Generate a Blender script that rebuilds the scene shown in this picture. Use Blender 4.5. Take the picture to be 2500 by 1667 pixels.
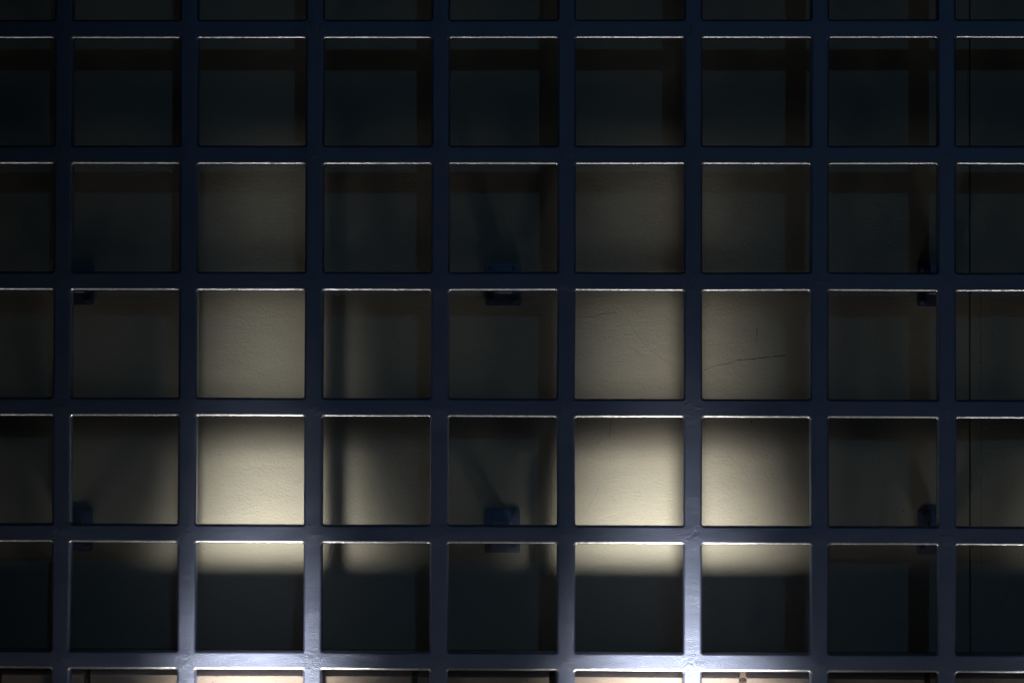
import bpy, bmesh, math, random
from mathutils import Matrix, Vector

# ------------------------------------------------------------------ camera
for o in list(bpy.data.objects):
    bpy.data.objects.remove(o, do_unlink=True)
scene = bpy.context.scene
COL = scene.collection
random.seed(7)

cam_d = bpy.data.cameras.new('camera')
cam = bpy.data.objects.new('camera', cam_d)
COL.objects.link(cam)
cam_d.sensor_width = 36.0
cam_d.lens = 36.0 * 7000 / 2500
cam_d.clip_start = 0.05
cam_d.clip_end = 2000
YAW, PITCH, ROLL = 2.26375852e-02, 1.91002374e-02, -2.52851967e-03
Rm = (Matrix.Rotation(YAW, 3, 'Z') @ Matrix.Rotation(PITCH, 3, 'X') @ Matrix.Rotation(ROLL, 3, 'Y'))
right, fwd, up = Rm.col[0], Rm.col[1], Rm.col[2]
M = Matrix.Identity(4)
for k in range(3):
    M[k][0] = right[k]; M[k][1] = up[k]; M[k][2] = -fwd[k]
M[0][3], M[1][3], M[2][3] = 1.26240335, -7.00153659, -0.899026116
cam.matrix_world = M
scene.camera = cam

# ------------------------------------------------------------------ sky and light
world = bpy.data.worlds.new('World')
scene.world = world
world.use_nodes = True
wn = world.node_tree
bg = wn.nodes['Background']
sky = wn.nodes.new('ShaderNodeTexSky')
sky.sky_type = 'NISHITA'
sky.sun_disc = False
SX, SZ = 0.235, 0.285                       # slope of the cool light: from the right and from above
sky.sun_elevation = math.radians(1.0)
sky.sun_rotation = math.radians(180 - math.degrees(math.atan(SX)))
wn.links.new(sky.outputs[0], bg.inputs['Color'])
bg.inputs['Strength'].default_value = 0.0001

sun_d = bpy.data.lights.new('sun', 'SUN')
sun_d.energy = 0.033
sun_d.color = (0.25, 0.62, 1.0)
sun_d.angle = math.radians(1.0)
sun = bpy.data.objects.new('sun', sun_d)
COL.objects.link(sun)
sdir = Vector((-SX, 1.0, -SZ)).normalized()
sun.rotation_euler = sdir.to_track_quat('-Z', 'Y').to_euler()

scene.view_settings.view_transform = 'Standard'
scene.view_settings.look = 'None'
scene.view_settings.gamma = 1
scene.view_settings.exposure = 0
scene.view_settings.use_curve_mapping = False

# ------------------------------------------------------------------ helpers
def link(name, me, mats, parent=None):
    o = bpy.data.objects.new(name, me)
    for m in (mats if isinstance(mats, (list, tuple)) else [mats]):
        me.materials.append(m)
    COL.objects.link(o)
    if parent is not None:
        o.parent = parent
        o.matrix_parent_inverse = Matrix.Identity(4)
        # meshes are modelled in world coordinates: shift them under their thing
        base = Vector((0, 0, 0)); p = parent
        while p is not None:
            base += p.location; p = p.parent
        o.location = -base
    return o

def tag(o, label=None, cat=None, group=None, kind=None):
    if label: o['label'] = label
    if cat: o['category'] = cat
    if group: o['group'] = group
    if kind: o['kind'] = kind

def empty(name, loc, label, cat, group=None):
    o = bpy.data.objects.new(name, None)
    COL.objects.link(o)
    o.location = loc
    o.empty_display_size = 0.1
    tag(o, label, cat, group)
    return o

def to_mesh(bm, name, smooth=False):
    me = bpy.data.meshes.new(name)
    bm.to_mesh(me); bm.free()
    if smooth:
        for p in me.polygons: p.use_smooth = True
    return me

def box_bm(bm, x0, x1, y0, y1, z0, z1, bev=0.0, seg=2, mat=0, jit=0.0):
    g = bmesh.ops.create_cube(bm, size=1.0)
    vs = g['verts']
    for v in vs:
        v.co.x = x0 if v.co.x < 0 else x1
        v.co.y = y0 if v.co.y < 0 else y1
        v.co.z = z0 if v.co.z < 0 else z1
        if jit:
            v.co += Vector((random.uniform(-jit, jit), random.uniform(-jit, jit), random.uniform(-jit, jit)))
    fs = set(f for v in vs for f in v.link_faces)
    for f in fs: f.material_index = mat
    if bev > 0:
        es = list(set(e for v in vs for e in v.link_edges))
        r = bmesh.ops.bevel(bm, geom=es, offset=bev, segments=seg, affect='EDGES', profile=0.5)
        for f in r['faces']: f.material_index = mat

def cyl_y(bm, x, z, y0, y1, r, n=24, bev=0.0):
    """cylinder (or n-sided prism) along Y with a small chamfer on its front end (y0)"""
    rings = [(y1, r), (y0 + bev, r), (y0, r - bev)] if bev else [(y1, r), (y0, r)]
    vv = []
    for y, rr in rings:
        vv.append([bm.verts.new((x + rr * math.cos(2 * math.pi * k / n + .3), y, z + rr * math.sin(2 * math.pi * k / n + .3))) for k in range(n)])
    for a, b in zip(vv, vv[1:]):
        for k in range(n):
            bm.faces.new((a[k], a[(k + 1) % n], b[(k + 1) % n], b[k]))
    bm.faces.new(vv[-1]); bm.faces.new(vv[0][::-1])

# ------------------------------------------------------------------ materials
class NT:
    def __init__(s, name):
        s.m = bpy.data.materials.new(name); s.m.use_nodes = True
        s.t = s.m.node_tree; s.b = s.t.nodes['Principled BSDF']
        s.pos = s.t.nodes.new('ShaderNodeNewGeometry').outputs['Position']
    def n(s, typ, **kw):
        x = s.t.nodes.new(typ)
        for k, v in kw.items(): setattr(x, k, v)
        return x
    def l(s, a, b): s.t.links.new(a, b)
    def mapping(s, sc, src=None):
        m = s.n('ShaderNodeMapping'); m.inputs['Scale'].default_value = sc
        s.l(src or s.pos, m.inputs['Vector']); return m.outputs[0]
    def noise(s, scale, detail=2, rough=0.5, vec=None, dist=0.0):
        x = s.n('ShaderNodeTexNoise'); x.inputs['Scale'].default_value = scale
        x.inputs['Detail'].default_value = detail; x.inputs['Roughness'].default_value = rough
        x.inputs['Distortion'].default_value = dist
        s.l(vec or s.pos, x.inputs['Vector']); return x.outputs['Fac']
    def ramp(s, fac, p0, p1, c0=(0, 0, 0, 1), c1=(1, 1, 1, 1)):
        r = s.n('ShaderNodeValToRGB'); e = r.color_ramp.elements
        e[0].position = p0; e[1].position = p1; e[0].color = c0; e[1].color = c1
        s.l(fac, r.inputs[0]); return r.outputs[0]
    def math(s, op, a, b=None, c=None):
        x = s.n('ShaderNodeMath', operation=op)
        for k, v in enumerate((a, b, c)):
            if v is None: continue
            if isinstance(v, (int, float)): x.inputs[k].default_value = v
            else: s.l(v, x.inputs[k])
        return x.outputs[0]
    def mix(s, fac, a, b, blend='MIX'):
        x = s.n('ShaderNodeMix', data_type='RGBA', blend_type=blend)
        for i, v in ((0, fac), (6, a), (7, b)):
            if isinstance(v, (int, float)): x.inputs[i].default_value = v
            elif isinstance(v, tuple): x.inputs[i].default_value = v
            else: s.l(v, x.inputs[i])
        return x.outputs[2]
    def bump(s, h, dist, strength=1.0, prev=None):
        x = s.n('ShaderNodeBump'); x.inputs['Distance'].default_value = dist
        x.inputs['Strength'].default_value = strength
        s.l(h, x.inputs['Height'])
        if prev is not None: s.l(prev, x.inputs['Normal'])
        return x.outputs[0]
    def set(s, **kw):
        for k, v in kw.items():
            i = s.b.inputs[k.replace('_', ' ')]
            if hasattr(v, 'links') or hasattr(v, 'is_output'): s.l(v, i)
            else: i.default_value = v
        return s.m

P = 0.309            # pitch of the grid
W = 0.0455           # width of the bars
T = 0.038            # depth of the bars
WALL_Y = 0.205

def mat_paint(name='navy_gloss_paint', lumps=0.0026):
    s = NT(name)
    # weld spots: distance to the nearest crossing of the bars
    sep = s.n('ShaderNodeSeparateXYZ'); s.l(s.pos, sep.inputs[0])
    def near(v):
        a = s.math('DIVIDE', v, P); r = s.math('ROUND', a)
        return s.math('MULTIPLY', s.math('SUBTRACT', a, r), P)
    dx, dz = near(sep.outputs[0]), near(sep.outputs[2])
    d = s.math('SQRT', s.math('ADD', s.math('MULTIPLY', dx, dx), s.math('MULTIPLY', dz, dz)))
    weld = s.math('SUBTRACT', 1.0, s.math('SMOOTH_MIN', 1.0, s.math('DIVIDE', d, 0.048), 0.3))
    weld = s.math('MAXIMUM', weld, 0.0)
    lump = s.noise(34, 3, .55, dist=1.2)
    lump = s.math('MULTIPLY', lump, weld)
    peel = s.noise(330, 2, .6)
    wave = s.noise(18, 2, .5, vec=s.mapping((.35, 1, 1)))
    # little blobs and pits in the paint
    vor = s.n('ShaderNodeTexVoronoi'); vor.inputs['Scale'].default_value = 62
    s.l(s.pos, vor.inputs['Vector'])
    blob = s.ramp(vor.outputs['Distance'], 0.05, 0.10, (1, 1, 1, 1), (0, 0, 0, 1))
    sel = s.ramp(s.noise(9, 2), .58, .66)
    blob = s.math('MULTIPLY', blob, sel)
    n1 = s.bump(wave, 0.0022, 1.0)
    n2 = s.bump(lump, lumps, 1.0, n1)
    n3 = s.bump(peel, 0.0009, 1.0, n2)
    n4 = s.bump(blob, 0.0012, 1.0, n3)
    c = s.mix(s.noise(40, 3), (0.0012, 0.007, 0.065, 1), (0.0022, 0.011, 0.085, 1))
    r = s.math('ADD', s.math('MULTIPLY', s.noise(14, 3), .10), .47)
    return s.set(Base_Color=c, Roughness=r, Normal=n4, IOR=5.4,
                 Specular_Tint=(0.62, 0.72, 1.0, 1), Coat_Weight=.6, Coat_Roughness=0.30, Coat_Normal=n4)

def mat_edge():  # pale metal for the lower arrises: paints in their bright highlight lines
    s = NT('pale_highlight_edge')
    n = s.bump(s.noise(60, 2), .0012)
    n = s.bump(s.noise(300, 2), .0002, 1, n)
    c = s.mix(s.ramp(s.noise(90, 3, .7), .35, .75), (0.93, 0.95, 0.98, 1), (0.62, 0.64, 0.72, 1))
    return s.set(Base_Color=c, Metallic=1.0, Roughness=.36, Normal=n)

def mat_plaster():
    s = NT('beige_wall_plaster')
    fine = s.noise(165, 4, .62, vec=s.mapping((.75, 1, 1.15)), dist=.4)
    med = s.noise(22, 3, .5, vec=s.mapping((.45, 1, 1)))
    big = s.noise(3.2, 3, .5)
    pit = s.n('ShaderNodeTexVoronoi'); pit.inputs['Scale'].default_value = 36
    s.l(s.pos, pit.inputs['Vector'])
    pits = s.math('MULTIPLY', s.ramp(pit.outputs['Distance'], 0.03, 0.07, (1, 1, 1, 1), (0, 0, 0, 1)), s.ramp(s.noise(6.5, 2), .56, .62))
    n = s.bump(big, 0.010)
    n = s.bump(med, 0.0015, 1, n)
    n = s.bump(fine, 0.0014, 1, n)
    inv = s.math('SUBTRACT', 1.0, pits)
    n = s.bump(inv, 0.0010, 1, n)
    c = s.mix(s.noise(5, 4, .6), (0.575, 0.56, 0.478, 1), (0.63, 0.61, 0.528, 1))
    c = s.mix(s.math('MULTIPLY', s.ramp(s.noise(2.0, 3, .6), .5, .8), .35), c, (0.60, 0.50, 0.42, 1))
    return s.set(Base_Color=c, Roughness=0.85, Normal=n, Specular_IOR_Level=0.25)

def mat_simple(name, col, rough=.7, bumps=((200, .0004),), metal=0.0):
    s = NT(name); n = None
    for sc, d in bumps:
        n = s.bump(s.noise(sc, 3, .6), d, 1, n)
    c = s.mix(s.noise(30, 3), tuple(.85 * v for v in col) + (1,), tuple(min(1, 1.12 * v) for v in col) + (1,))
    return s.set(Base_Color=c, Roughness=rough, Normal=n, Metallic=metal)

def mat_stone():
    s = NT('pinkish_block_stone')
    spots = s.n('ShaderNodeTexVoronoi'); spots.inputs['Scale'].default_value = 120
    s.l(s.pos, spots.inputs['Vector'])
    sp = s.math('MULTIPLY', s.ramp(spots.outputs['Distance'], 0.08, 0.22, (1, 1, 1, 1), (0, 0, 0, 1)), s.ramp(s.noise(28, 2), .5, .62))
    c = s.mix(s.noise(14, 5, .6), (0.30, 0.24, 0.21, 1), (0.42, 0.36, 0.31, 1))
    c = s.mix(sp, c, (0.10, 0.07, 0.06, 1))
    n = s.bump(s.noise(20, 3), .003)
    n = s.bump(s.noise(170, 4, .65), .0012, 1, n)
    n = s.bump(s.math('SUBTRACT', 1.0, sp), .001, 1, n)
    return s.set(Base_Color=c, Roughness=.9, Normal=n)

PAINT = mat_paint()
BPAINT = mat_paint('navy_bracket_paint', 0.0004)
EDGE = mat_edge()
PLASTER = mat_plaster()
STONE = mat_stone()
MORTAR = mat_simple('dark_mortar', (.16, .12, .105), .95, ((60, .004), (240, .001)))
DARK = mat_simple('dark_joint', (.02, .018, .015), .95)
CRACK = mat_simple('crack_dirt', (.17, .15, .12), .95)
PAVE = mat_simple('dark_paving', (.06, .058, .055), .85, ((12, .004), (150, .0015)))
HOUSING = mat_simple('black_lamp_housing', (.02, .02, .022), .5, ((400, .0002),), .3)
RUBBER = mat_simple('cable_rubber', (.015, .015, .015), .8)
LENSM = bpy.data.materials.new('lit_lamp_lens'); LENSM.use_nodes = True
_b = LENSM.node_tree.nodes['Principled BSDF']
_b.inputs['Base Color'].default_value = (.8, .8, .8, 1)
_b.inputs['Emission Color'].default_value = (1, .93, .8, 1)
_b.inputs['Emission Strength'].default_value = 4.0

# ------------------------------------------------------------------ the setting
bm = bmesh.new()
GZ = -2.48
vs = [bm.verts.new(p) for p in ((-300, -300, GZ), (300, -300, GZ), (300, 300, GZ), (-300, 300, GZ))]
bm.faces.new(vs)
g = link('pavement', to_mesh(bm, 'pavement'), PAVE)
tag(g, 'dark paved ground in front of the wall', None, None, 'structure')

# ------------------------------------------------------------------ plastered wall
WX0, WX1, WZ1 = -6.0, 9.0, 4.0
JX = 2.2469                     # the open vertical joint
JW = 0.0032
LEDGE_Z = -1.5850               # front top edge of the block plinth
wall = empty('plastered_wall', (JX, WALL_Y, GZ), 'beige plastered wall with hairline cracks and one open vertical joint, behind the navy grid', 'wall')
def panel(x0, x1):
    bm = bmesh.new()
    box_bm(bm, x0, x1, WALL_Y, WALL_Y + .03, -1.60, WZ1, bev=.0008, seg=1)
    return to_mesh(bm, 'wall_panel')
link('wall_panel', panel(WX0, JX - JW / 2), PLASTER, wall)
link('wall_panel', panel(JX + JW / 2, WX1), PLASTER, wall)
bm = bmesh.new(); box_bm(bm, WX0, WX1, WALL_Y + .031, WALL_Y + .26, GZ, WZ1 - .001)
link('wall_core', to_mesh(bm, 'wall_core'), DARK, wall)

def ribbon(pts, w, th, proud=0.0006, jit=0.0):
    """a thin crack or ridge lying on the wall: pts are (x, z)"""
    bm = bmesh.new(); rows = []
    for k, (x, z) in enumerate(pts):
        a = pts[max(k - 1, 0)]; b = pts[min(k + 1, len(pts) - 1)]
        t = Vector((b[0] - a[0], 0, b[1] - a[1])).normalized()
        n = Vector((-t.z, 0, t.x))
        ww = w * (0.55 + 0.9 * random.random()) / 2
        if k in (0, len(pts) - 1): ww *= .15
        c = Vector((x, 0, z)) + n * random.uniform(-jit, jit)
        row = []
        for q, h in ((-1, -.0003), (-.5, th * .8), (0, th), (.5, th * .8), (1, -.0003)):
            p = c + n * q * ww; row.append(bm.verts.new((p.x, WALL_Y - h, p.z)))
        rows.append(row)
    for a, b in zip(rows, rows[1:]):
        for k in range(4): bm.faces.new((a[k], a[k + 1], b[k + 1], b[k]))
    bmesh.ops.recalc_face_normals(bm, faces=bm.faces)
    return to_mesh(bm, 'crack')

def dens(pts, step=.006):
    out = []
    for a, b in zip(pts, pts[1:]):
        n = max(1, int(math.hypot(b[0] - a[0], b[1] - a[1]) / step))
        for k in range(n): out.append((a[0] + (b[0] - a[0]) * k / n, a[1] + (b[1] - a[1]) * k / n))
    out.append(pts[-1]); return out

def wp(px, py):
    """photo pixel -> the point of the wall it shows (x, z)"""
    d = right * ((px - 1250) / 7000) + fwd + up * (-(py - 833.5) / 7000)
    c = Vector((1.26240335, -7.00153659, -0.899026116))
    t = (WALL_Y - c.y) / d.y
    p = c + d * t
    return (p.x, p.z)

cracks = [
    ([(1713, 905), (1745, 893), (1790, 884), (1800, 880)], .0015, .001),
    ([(1797, 879), (1840, 876), (1880, 871), (1921, 867)], .0030, .0005),
    ([(1848, 795), (1848, 812), (1846, 838)], .0016, .001),
    ([(1832, 712), (1831, 726)], .0014, .0006),
    ([(1493, 1018), (1490, 1050), (1488, 1070)], .0018, .0006),
    ([(2362, 180), (2362, 240), (2366, 300)], .0018, .001),
]
cr = [(2394, 715), (2394, 768), (2389, 768), (2395, 790), (2392, 800), (2395, 812), (2393, 830), (2396, 846), (2393, 855), (2396, 870),
      (2393, 884), (2396, 900), (2393, 912), (2395, 930), (2392, 945), (2395, 960), (2396, 1010), (2395, 1100), (2395, 1290), (2396, 1440)]
for pts, w, j in cracks:
    link('crack', ribbon(dens([wp(*p) for p in pts]), w, .0002, jit=j), CRACK, wall)
link('crack', ribbon(dens([wp(*p) for p in cr[:16]]), .0017, .0002, jit=.0006), CRACK, wall)
link('crack', ribbon(dens([wp(*p) for p in cr[15:]], .02), .0013, .0002, jit=.0003), CRACK, wall)
# raised trowel lines in the plaster
for pts in ([(1530, 780), (1546, 808), (1565, 833), (1590, 860), (1625, 885), (1660, 902)],
            [(1405, 776), (1425, 774), (1448, 778), (1470, 768), (1505, 764)],
            [(1405, 858), (1422, 868), (1440, 876)],
            [(1545, 850), (1562, 868), (1576, 884)],
            [(1440, 1115), (1458, 1088), (1468, 1070)],
            [(1436, 1245), (1450, 1215), (1462, 1190)],
            [(720, 1180), (736, 1176), (745, 1166)],
            [(1318, 824), (1340, 830), (1360, 832)]):
    link('trowel_mark', ribbon(dens([wp(*p) for p in pts], .012), .0030, .0007, jit=.0004), PLASTER, wall)
# chips and specks
def chip(px, py, rx, rz):
    x, z = wp(px, py); bm = bmesh.new(); n = 9
    c = bm.verts.new((x, WALL_Y - .0006, z)); vs = []
    for k in range(n):
        a = 2 * math.pi * k / n; q = random.uniform(.6, 1.1)
        vs.append(bm.verts.new((x + rx * q * math.cos(a), WALL_Y - .0003, z + rz * q * math.sin(a))))
    for k in range(n): bm.faces.new((c, vs[k], vs[(k + 1) % n]))
    bmesh.ops.recalc_face_normals(bm, faces=bm.faces)
    return to_mesh(bm, 'chip')
for a in ((1834, 1029, .0022, .0045), (2394, 886, .0022, .004), (1843, 878, .0016, .0016), (2376, 1560, .002, .002), (2204, 1245, .003, .003),
          (1736, 1434, .0016, .002), (708, 1040, .0015, .002), (536, 1110, .0014, .0022), (2466, 1409, .0012, .0012), (862, 1585, .006, .002),
          (1296, 344, .0012, .0025), (1347, 242, .0016, .0012), (405, 545, .0016, .0026), (2423, 818, .004, .0015), (1813, 857, .0012, .0012)):
    link('chip', chip(*a), CRACK, wall)

# ------------------------------------------------------------------ block plinth under the plaster
plinth = empty('stone_plinth', (1.1, .12, GZ), 'low projecting wall of pinkish stone blocks along the bottom, below the plaster', 'plinth')
FY = .0445
ZT = LEDGE_Z; CH = .155; gap = .011
joints0 = [-5.95, -5.4, -4.93, -4.5, -4.05, -3.62, -3.2, -2.75, -2.35, -1.9, -1.52, -1.13, -.76, -.35, -.16, .058, .309, .618, .866, 1.203, 1.671, 1.854, 2.122, 2.43, 2.66, 2.96, 3.41, 3.8, 4.25, 4.7, 5.1, 5.55, 6.0, 6.4, 6.85, 7.3, 7.7, 8.2, 8.6, 8.98]
for c in range(4):
    z1 = ZT - c * (CH + gap) - .0; z0 = max(z1 - CH, GZ - .01)
    if z1 < GZ: break
    js = joints0 if c % 2 == 0 else [x + .19 for x in joints0]
    bm = bmesh.new()
    for a, b in zip(js, js[1:]):
        jw = random.uniform(.0065, .009)
        box_bm(bm, a + jw, b - jw, FY + random.uniform(-.002, .002), FY + .1, z0, z1 + random.uniform(-.0012, .0008), bev=.0035, seg=3, jit=.0008)
    link('block_course', to_mesh(bm, 'block_course', False), STONE, plinth)
bm = bmesh.new()
# mortar core with a sloped top running back to the plaster
pr = [(FY + .011, GZ - .01), (FY + .011, ZT - .012), (FY + .018, ZT - .002), (FY + .018, ZT + .058), (WALL_Y + .001, ZT + .050), (WALL_Y + .029, ZT + .050), (WALL_Y + .029, GZ - .01)]  # hidden upstand added to keep lamp light off the foot of the plaster
A = [bm.verts.new((WX0, y, z)) for y, z in pr]; B = [bm.verts.new((WX1, y, z)) for y, z in pr]
for k in range(len(pr)):
    bm.faces.new((A[k], A[(k + 1) % len(pr)], B[(k + 1) % len(pr)], B[k]))
bm.faces.new(A[::-1]); bm.faces.new(B)
bmesh.ops.recalc_face_normals(bm, faces=bm.faces)
link('mortar', to_mesh(bm, 'mortar'), MORTAR, plinth)
bm = bmesh.new()
# weathered flaunching over the blocks: the pale top of the ledge
pr = [(FY + .0045, ZT - .0006), (FY + .0175, ZT + .0115), (FY + .0175, ZT - .0042), (FY + .012, ZT - .004)]
for a, b in zip(joints0, joints0[1:]):
    A = [bm.verts.new((a + .0075, y, z)) for y, z in pr]; B = [bm.verts.new((b - .0075, y, z)) for y, z in pr]
    for k in range(len(pr)):
        bm.faces.new((A[k], A[(k + 1) % len(pr)], B[(k + 1) % len(pr)], B[k]))
    bm.faces.new(A[::-1]); bm.faces.new(B)
bmesh.ops.recalc_face_normals(bm, faces=bm.faces)
link('ledge', to_mesh(bm, 'ledge'), STONE, plinth)

# ------------------------------------------------------------------ the steel grid
I0, I1 = -5, 13          # vertical bars
J0, J1 = -3, 6           # horizontal bars (J grows downward)
RC = 0.0062              # rounded arris of the tube
RHO = 0.0042             # weld fillet in the corners of each opening
prof = [(W / 2, 0.0), (RC + .0007, 0.0)]
for k in range(5):
    a = math.pi / 2 * k / 4
    prof.append((RC - RC * math.sin(a), RC - RC * math.cos(a)))
prof.append((0.0, RC + .0007))
prof += [(o, T - y) for o, y in reversed(prof)]
NARC = 5
def loop(x0, x1, z0, z1, o, last, rho):
    pts = []
    cs = [((x1, z1), 90, 1, 1), ((x1, z0), 0, 1, -1), ((x0, z0), -90, -1, -1), ((x0, z1), 180, -1, 1)]
    for (cx, cz), a0, sx, sz in cs:
        mx, mz = cx - sx * rho, cz - sz * rho
        for k in range(NARC):
            a = math.radians(a0 - 90 * k / (NARC - 1))
            if not last:
                pts.append((mx + (rho + o) * math.cos(a), mz + (rho + o) * math.sin(a)))
            else:
                e = rho + o
                c_, s_ = math.cos(a), math.sin(a); q = e / max(abs(c_), abs(s_))
                pts.append((mx + q * c_, mz + q * s_))
    return pts

def hj(i, j, s):      # small, repeatable irregularities in the welding
    r = random.Random(i * 7919 + j * 104729 + s * 31)
    return r.uniform(-1, 1)

vbars = {i: bmesh.new() for i in range(I0, I1 + 1)}
hbars = {j: bmesh.new() for j in range(J0, J1 + 1)}
def emit(bmx, cache, pts, mi=0):
    vs = []
    for p in pts:
        k = tuple(round(c, 6) for c in p)
        v = cache.get(k)
        if v is None:
            v = bmx.verts.new(p); cache[k] = v
        vs.append(v)
    if len(set(vs)) > 2:
        try: bmx.faces.new(list(dict.fromkeys(vs))).material_index = mi
        except ValueError: pass
vc = {i: {} for i in vbars}; hc = {j: {} for j in hbars}
def strip(x0, x1, z0, z1, own_top, own_bot, own_l, own_r, rho, pr):
    rings = [(loop(x0, x1, z0, z1, o, abs(o - W / 2) < 1e-6, rho), y) for o, y in pr]
    n = len(rings[0][0])
    for ri, ((A, ya), (B, yb)) in enumerate(zip(rings, rings[1:])):
        for k in range(n):
            k2 = (k + 1) % n
            q = [(A[k][0], ya, A[k][1]), (A[k2][0], ya, A[k2][1]), (B[k2][0], yb, B[k2][1]), (B[k][0], yb, B[k][1])]
            c, m = divmod(k, NARC)
            if m == NARC - 1:                     # straight side after corner c
                side = ('r', 'b', 'l', 't')[c]
            else:
                side = 'r' if c in (0, 1) else 'l'
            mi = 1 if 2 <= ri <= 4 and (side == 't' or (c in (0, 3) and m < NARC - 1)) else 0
            if side == 'r': emit(vbars[own_r], vc[own_r], q, mi)
            elif side == 'l': emit(vbars[own_l], vc[own_l], q, mi)
            elif side == 't': emit(hbars[own_top], hc[own_top], q, mi)
            else: emit(hbars[own_bot], hc[own_bot], q, mi)
for i in range(I0, I1):
    for j in range(J0, J1):
        rho = RHO * (1 + .35 * hj(i, j, 1))
        strip(i * P + W / 2, (i + 1) * P - W / 2, -(j + 1) * P + W / 2, -j * P - W / 2, j, j + 1, i, i + 1, rho, prof)
# outer faces of the border bars
def border(bmx, pts_fn, n0, n1):
    pass
X0, X1, Z0, Z1 = I0 * P, I1 * P, -J1 * P, -J0 * P
op = [(o - W / 2, y) for o, y in prof]            # from the bar axis outward
def side_strip(bmx, axis, fixed, sgn, a, b):
    rows = []
    for o, y in prof:
        d = fixed + sgn * (W / 2 - o)
        rows.append([(d, y, a), (d, y, b)] if axis == 'v' else [(a, y, d), (b, y, d)])
    for r, s in zip(rows, rows[1:]):
        vs = [bmx.verts.new(p) for p in (r[0], r[1], s[1], s[0])]
        bmx.faces.new(vs)
side_strip(vbars[I0], 'v', X0, -1, Z0 - W / 2, Z1 + W / 2)
side_strip(vbars[I1], 'v', X1, 1, Z0 - W / 2, Z1 + W / 2)
side_strip(hbars[J0], 'h', Z1, 1, X0 - W / 2, X1 + W / 2)
side_strip(hbars[J1], 'h', Z0, -1, X0 - W / 2, X1 + W / 2)

grid = empty('steel_grid', (1.1, 0, GZ), 'navy painted steel grid of square openings standing in front of the plastered wall', 'metal grid')
def finish(bmx, name, org):
    bmesh.ops.remove_doubles(bmx, verts=bmx.verts, dist=1e-6)
    for v in bmx.verts:              # hand-welded: the crossings are a little out of line
        i, j = round(v.co.x / P), round(-v.co.z / P)
        v.co.x += .0008 * hj(i, j, 5); v.co.z += .0006 * hj(i, j, 6)
    bmesh.ops.recalc_face_normals(bmx, faces=bmx.faces)
    # the surfaces are open where bars meet: make sure the front faces look at the viewer
    fs = [f for f in bmx.faces if abs(f.normal.y) > .99 and f.calc_center_median().y < T / 2]
    if sum(f.normal.y * f.calc_area() for f in fs) > 0:
        bmesh.ops.reverse_faces(bmx, faces=bmx.faces)
    return to_mesh(bmx, name, True)
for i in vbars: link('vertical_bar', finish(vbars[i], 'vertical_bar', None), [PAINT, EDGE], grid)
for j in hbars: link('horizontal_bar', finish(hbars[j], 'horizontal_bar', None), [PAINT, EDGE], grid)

# brackets that hold the grid off the wall
def rounded_plate(bm, w, h, r, y0, y1, cx, cz, bev=.0012):
    def ring(y, ins):
        out = []
        for sx, sz, a0 in ((1, 1, 0), (-1, 1, 90), (-1, -1, 180), (1, -1, 270)):
            for k in range(6):
                a = math.radians(a0 + 90 * k / 5)
                out.append(bm.verts.new((cx + sx * (w / 2 - r) + (r - ins) * math.cos(a), y, cz + sz * (h / 2 - r) + (r - ins) * math.sin(a))))
        return out
    R = [ring(y1, 0), ring(y0 + bev, 0), ring(y0 + bev * .3, bev * .35), ring(y0, bev)]
    for a, b in zip(R, R[1:]):
        for k in range(24): bm.faces.new((a[k], a[(k + 1) % 24], b[(k + 1) % 24], b[k]))
    bm.faces.new(R[-1]); bm.faces.new(R[0][::-1])
PT = .012
def bracket():
    """modelled round the origin of the wall face: x = 0, z = 0"""
    bm = bmesh.new(); rounded_plate(bm, .0885, .110, .006, WALL_Y - PT, WALL_Y - .0002, 0, 0)
    bmesh.ops.recalc_face_normals(bm, faces=bm.faces)
    plate = to_mesh(bm, 'mounting_plate')
    bm = bmesh.new(); box_bm(bm, -.0195, .0195, T - .001, WALL_Y - PT + .0005, -.0195, .0195, bev=.003, seg=3)
    arm = to_mesh(bm, 'arm')
    bm = bmesh.new()      # weld bead where the arm meets the plate
    box_bm(bm, -.0215, .0215, WALL_Y - PT - .0035, WALL_Y - PT + .0004, -.0225, .0215, bev=.0017, seg=3, jit=.0006)
    bolts_bead = to_mesh(bm, 'weld_bead')
    bolts = []
    for sx, sz in ((-1, 1), (1, 1), (-1, -1), (1, -1)):
        bm = bmesh.new(); y = WALL_Y - PT
        cyl_y(bm, sx * .0298, sz * .0415, y - .0018, y + .0003, .0090, 28, .0005)
        cyl_y(bm, sx * .0298, sz * .0415, y - .0075, y - .0015, .0062, 6, .0008)
        cyl_y(bm, sx * .0298, sz * .0415, y - .0115, y - .007, .0032, 14, .0005)
        bmesh.ops.recalc_face_normals(bm, faces=bm.faces)
        bolts.append(to_mesh(bm, 'bolt'))
    return plate, arm, bolts, bolts_bead
pm, am, bms, wb = bracket()
for me in [pm, am] + bms: me.materials.append(BPAINT)
wb.materials.append(EDGE)  # pale metal paints a highlight onto the bead
gl = grid.location
for j in (2, 4, 6):
    for xi in (-3.5, 0.0, 3.484, 6.985, 10.5):
        if j == 6 and False: continue
        loc = Vector((xi * P, 0, -j * P))
        pl = bpy.data.objects.new('mounting_plate', pm); COL.objects.link(pl); pl.parent = grid; pl.location = loc - gl
        ar = bpy.data.objects.new('arm', am); COL.objects.link(ar); ar.parent = pl
        wbo = bpy.data.objects.new('weld_bead', wb); COL.objects.link(wbo); wbo.parent = pl
        for b in bms:
            bo = bpy.data.objects.new('bolt', b); COL.objects.link(bo); bo.parent = pl

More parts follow.
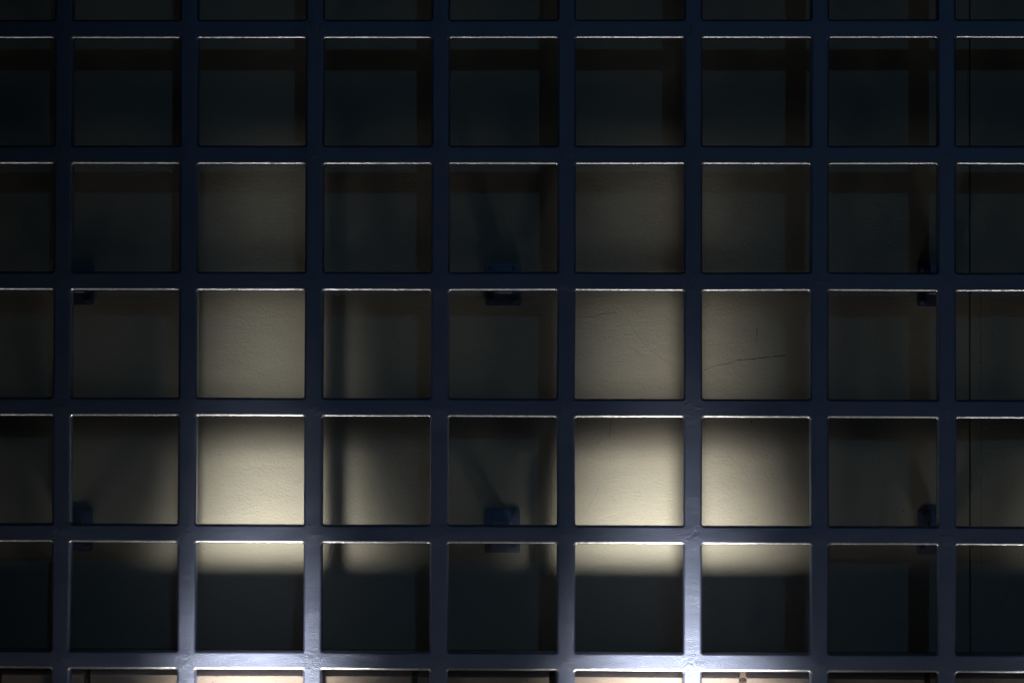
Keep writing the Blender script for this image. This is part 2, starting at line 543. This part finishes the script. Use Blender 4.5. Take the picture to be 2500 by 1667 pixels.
# ------------------------------------------------------------------ floodlights on the ground in front of the grid
LAMP_Y, LAMP_Z = -0.70, -2.275
def floodlight():
    out = []
    bm = bmesh.new(); box_bm(bm, -.075, .075, -.08, .26, -.070, -.012, bev=.008, seg=3)
    for k in range(14):
        y = -.065 + k * .0232
        box_bm(bm, -.068, .068, y - .002, y + .002, -.092, -.069)
    out.append(('housing', to_mesh(bm, 'housing'), HOUSING))
    for dy in (0.0, 0.09, .18):
        bm = bmesh.new(); n = 32; prev = None; first = None
        for r, z in ((.048, -.013), (.048, .004), (.042, .006), (.040, -.006)):
            cur = [bm.verts.new((r * math.cos(2 * math.pi * k / n), dy + r * math.sin(2 * math.pi * k / n), z)) for k in range(n)]
            if prev:
                for k in range(n): bm.faces.new((prev[k], prev[(k + 1) % n], cur[(k + 1) % n], cur[k]))
            prev = cur
        out.append(('bezel', to_mesh(bm, 'bezel', True), HOUSING))
        bm = bmesh.new()
        bm.faces.new([bm.verts.new((.0395 * math.cos(2 * math.pi * k / n), dy + .0395 * math.sin(2 * math.pi * k / n), -.005)) for k in range(n)])
        out.append(('lens', to_mesh(bm, 'lens'), LENSM))
    bm = bmesh.new()
    box_bm(bm, -.090, -.084, -.02, .02, -.200, -.030, bev=.001, seg=1)
    box_bm(bm, .084, .090, -.02, .02, -.200, -.030, bev=.001, seg=1)
    box_bm(bm, -.090, .090, -.02, .02, -.206, -.2005, bev=.001, seg=1)
    box_bm(bm, -.0835, -.076, -.008, .008, -.050, -.034)
    box_bm(bm, .076, .0835, -.008, .008, -.050, -.034)
    out.append(('yoke', to_mesh(bm, 'yoke'), HOUSING))
    bm = bmesh.new(); box_bm(bm, -.08, .08, -.07, .07, -.2195, -.207, bev=.004, seg=2)
    out.append(('foot', to_mesh(bm, 'foot'), MORTAR))
    return out
parts = floodlight()
for n_, me, m_ in parts: me.materials.append(m_)
LAMPS = [(-0.653, 20.0, 0, 'leftmost of the four floodlights on the ground below the grid'),
         (0.440, 142.0, .045, 'second floodlight from the left, on the ground below the grid'),
         (1.545, 166.0, -.045, 'third floodlight from the left, on the ground below the grid'),
         (2.612, 26.0, 0, 'rightmost of the four floodlights on the ground below the grid')]
AIM = math.radians(41)
for x, e, tx, lab in LAMPS:
    wd = 1.16 if x > 1.5 and x < 2 else 1.0
    f = empty('floodlight', (x, LAMP_Y, LAMP_Z), lab, 'floodlight', 'floodlights lighting the wall from the ground')
    for n_, me, m_ in parts:
        o = bpy.data.objects.new(n_, me); COL.objects.link(o); o.parent = f
    for dy in (0.0, 0.09, .18):               # three lens pods, one behind the other
        for size, k, sx in ((33, .90, .99 * wd), (59, .74, .34 * wd), (135, .013, 1.0)):
            if e < 25 and k > .1: continue
            ld = bpy.data.lights.new('lamp_beam', 'SPOT')
            ld.energy = (e * k if k > .1 else (70 if e < 25 else 200) * k) / 3
            ld.color = (1.0, 0.94, 0.82)
            ld.spot_size = math.radians(size); ld.spot_blend = 1.0
            ld.shadow_soft_size = 0.105
            lo = bpy.data.objects.new('lamp_beam', ld); COL.objects.link(lo); lo.parent = f
            lo.location = (0, dy, .02)
            lo.scale = (sx, 1, 1)
            # the pods are aimed at the same strip of wall
            el = AIM + math.radians((dy - .09) * 22)
            aim = Vector((tx, math.cos(el), math.sin(el)))
            lo.rotation_euler = aim.to_track_quat('-Z', 'Y').to_euler()

# ------------------------------------------------------------------ unseen dark block added behind the viewer:
# its corner cuts off the cool light towards the left
bld = empty('blocker_building', (-12, -66, GZ), 'unseen dark block added across the street to shade the left of the wall', 'blocker_building')
BX0, BX1, BY0, BY1, BH = -38.0, 14.0, -72.0, -60.0, 30.0
bm = bmesh.new(); box_bm(bm, BX0, BX1, BY0, BY1, GZ, BH)
link('facade', to_mesh(bm, 'facade'), mat_simple('dark_render', (.10, .095, .09), .9), bld)
bm = bmesh.new(); box_bm(bm, BX0 - .3, BX1 + .3, BY0 - .3, BY1 + .3, BH + .002, BH + .6, bev=.05, seg=1)
link('cornice', to_mesh(bm, 'cornice'), MORTAR, bld)
GLASS = mat_simple('dark_window_glass', (.01, .012, .015), .08)
bm = bmesh.new(); box_bm(bm, -.7, .7, .003, .06, -1.1, 1.1); box_bm(bm, -.62, .62, .062, .075, -1.02, 1.02, mat=1)
wme = to_mesh(bm, 'window'); wme.materials.append(MORTAR); wme.materials.append(GLASS)
for fl in range(9):
    for k in range(10):
        w = bpy.data.objects.new('window', wme); COL.objects.link(w); w.parent = bld
        w.location = Vector((BX0 + 3 + k * 5.1, BY1, GZ + 2.2 + fl * 3.4)) - bld.location

# ------------------------------------------------------------------ narrow uplights right at the foot of the grid: they graze the
# undersides of the bars without reaching the plaster
UP = [(-0.65, 4.0, 'leftmost of the four small round uplights at the foot of the grid'),
      (0.44, 13.0, 'second small round uplight from the left at the foot of the grid'),
      (1.545, 14.0, 'third small round uplight from the left at the foot of the grid'),
      (2.65, 11.0, 'rightmost of the four small round uplights at the foot of the grid')]
def ring_mesh(name, rows, n=32):
    bm = bmesh.new(); prev = None
    for r, z in rows:
        cur = [bm.verts.new((r * math.cos(2 * math.pi * k / n), r * math.sin(2 * math.pi * k / n), z)) for k in range(n)]
        if prev:
            for k in range(n): bm.faces.new((prev[k], prev[(k + 1) % n], cur[(k + 1) % n], cur[k]))
        prev = cur
    bm.faces.new(prev)
    bmesh.ops.recalc_face_normals(bm, faces=bm.faces)
    return to_mesh(bm, name)
UZ = GZ + .16
u_body = ring_mesh('housing', [(.030, -.155), (.030, -.10), (.034, -.098), (.034, -.004), (.034, .004), (.029, .006), (.027, -.006)])
u_body.materials.append(HOUSING)
u_lens = ring_mesh('lens', [(.0265, -.0055), (.012, -.0045)])
u_lens.materials.append(LENSM)
for x, e, lab in UP:
    f = empty('ground_uplight', (x, -.065, UZ), lab, 'uplight', 'small uplights at the foot of the grid')
    for n_, me in (('housing', u_body), ('lens', u_lens)):
        o = bpy.data.objects.new(n_, me); COL.objects.link(o); o.parent = f
    ld = bpy.data.lights.new('uplight_beam', 'SPOT')
    ld.energy = e; ld.color = (1.0, .96, .92)
    ld.spot_size = math.radians(74); ld.spot_blend = .8; ld.shadow_soft_size = .025
    lo = bpy.data.objects.new('uplight_beam', ld); COL.objects.link(lo); lo.parent = f
    lo.location = (0, 0, .012); lo.rotation_euler = (math.pi, 0, 0)
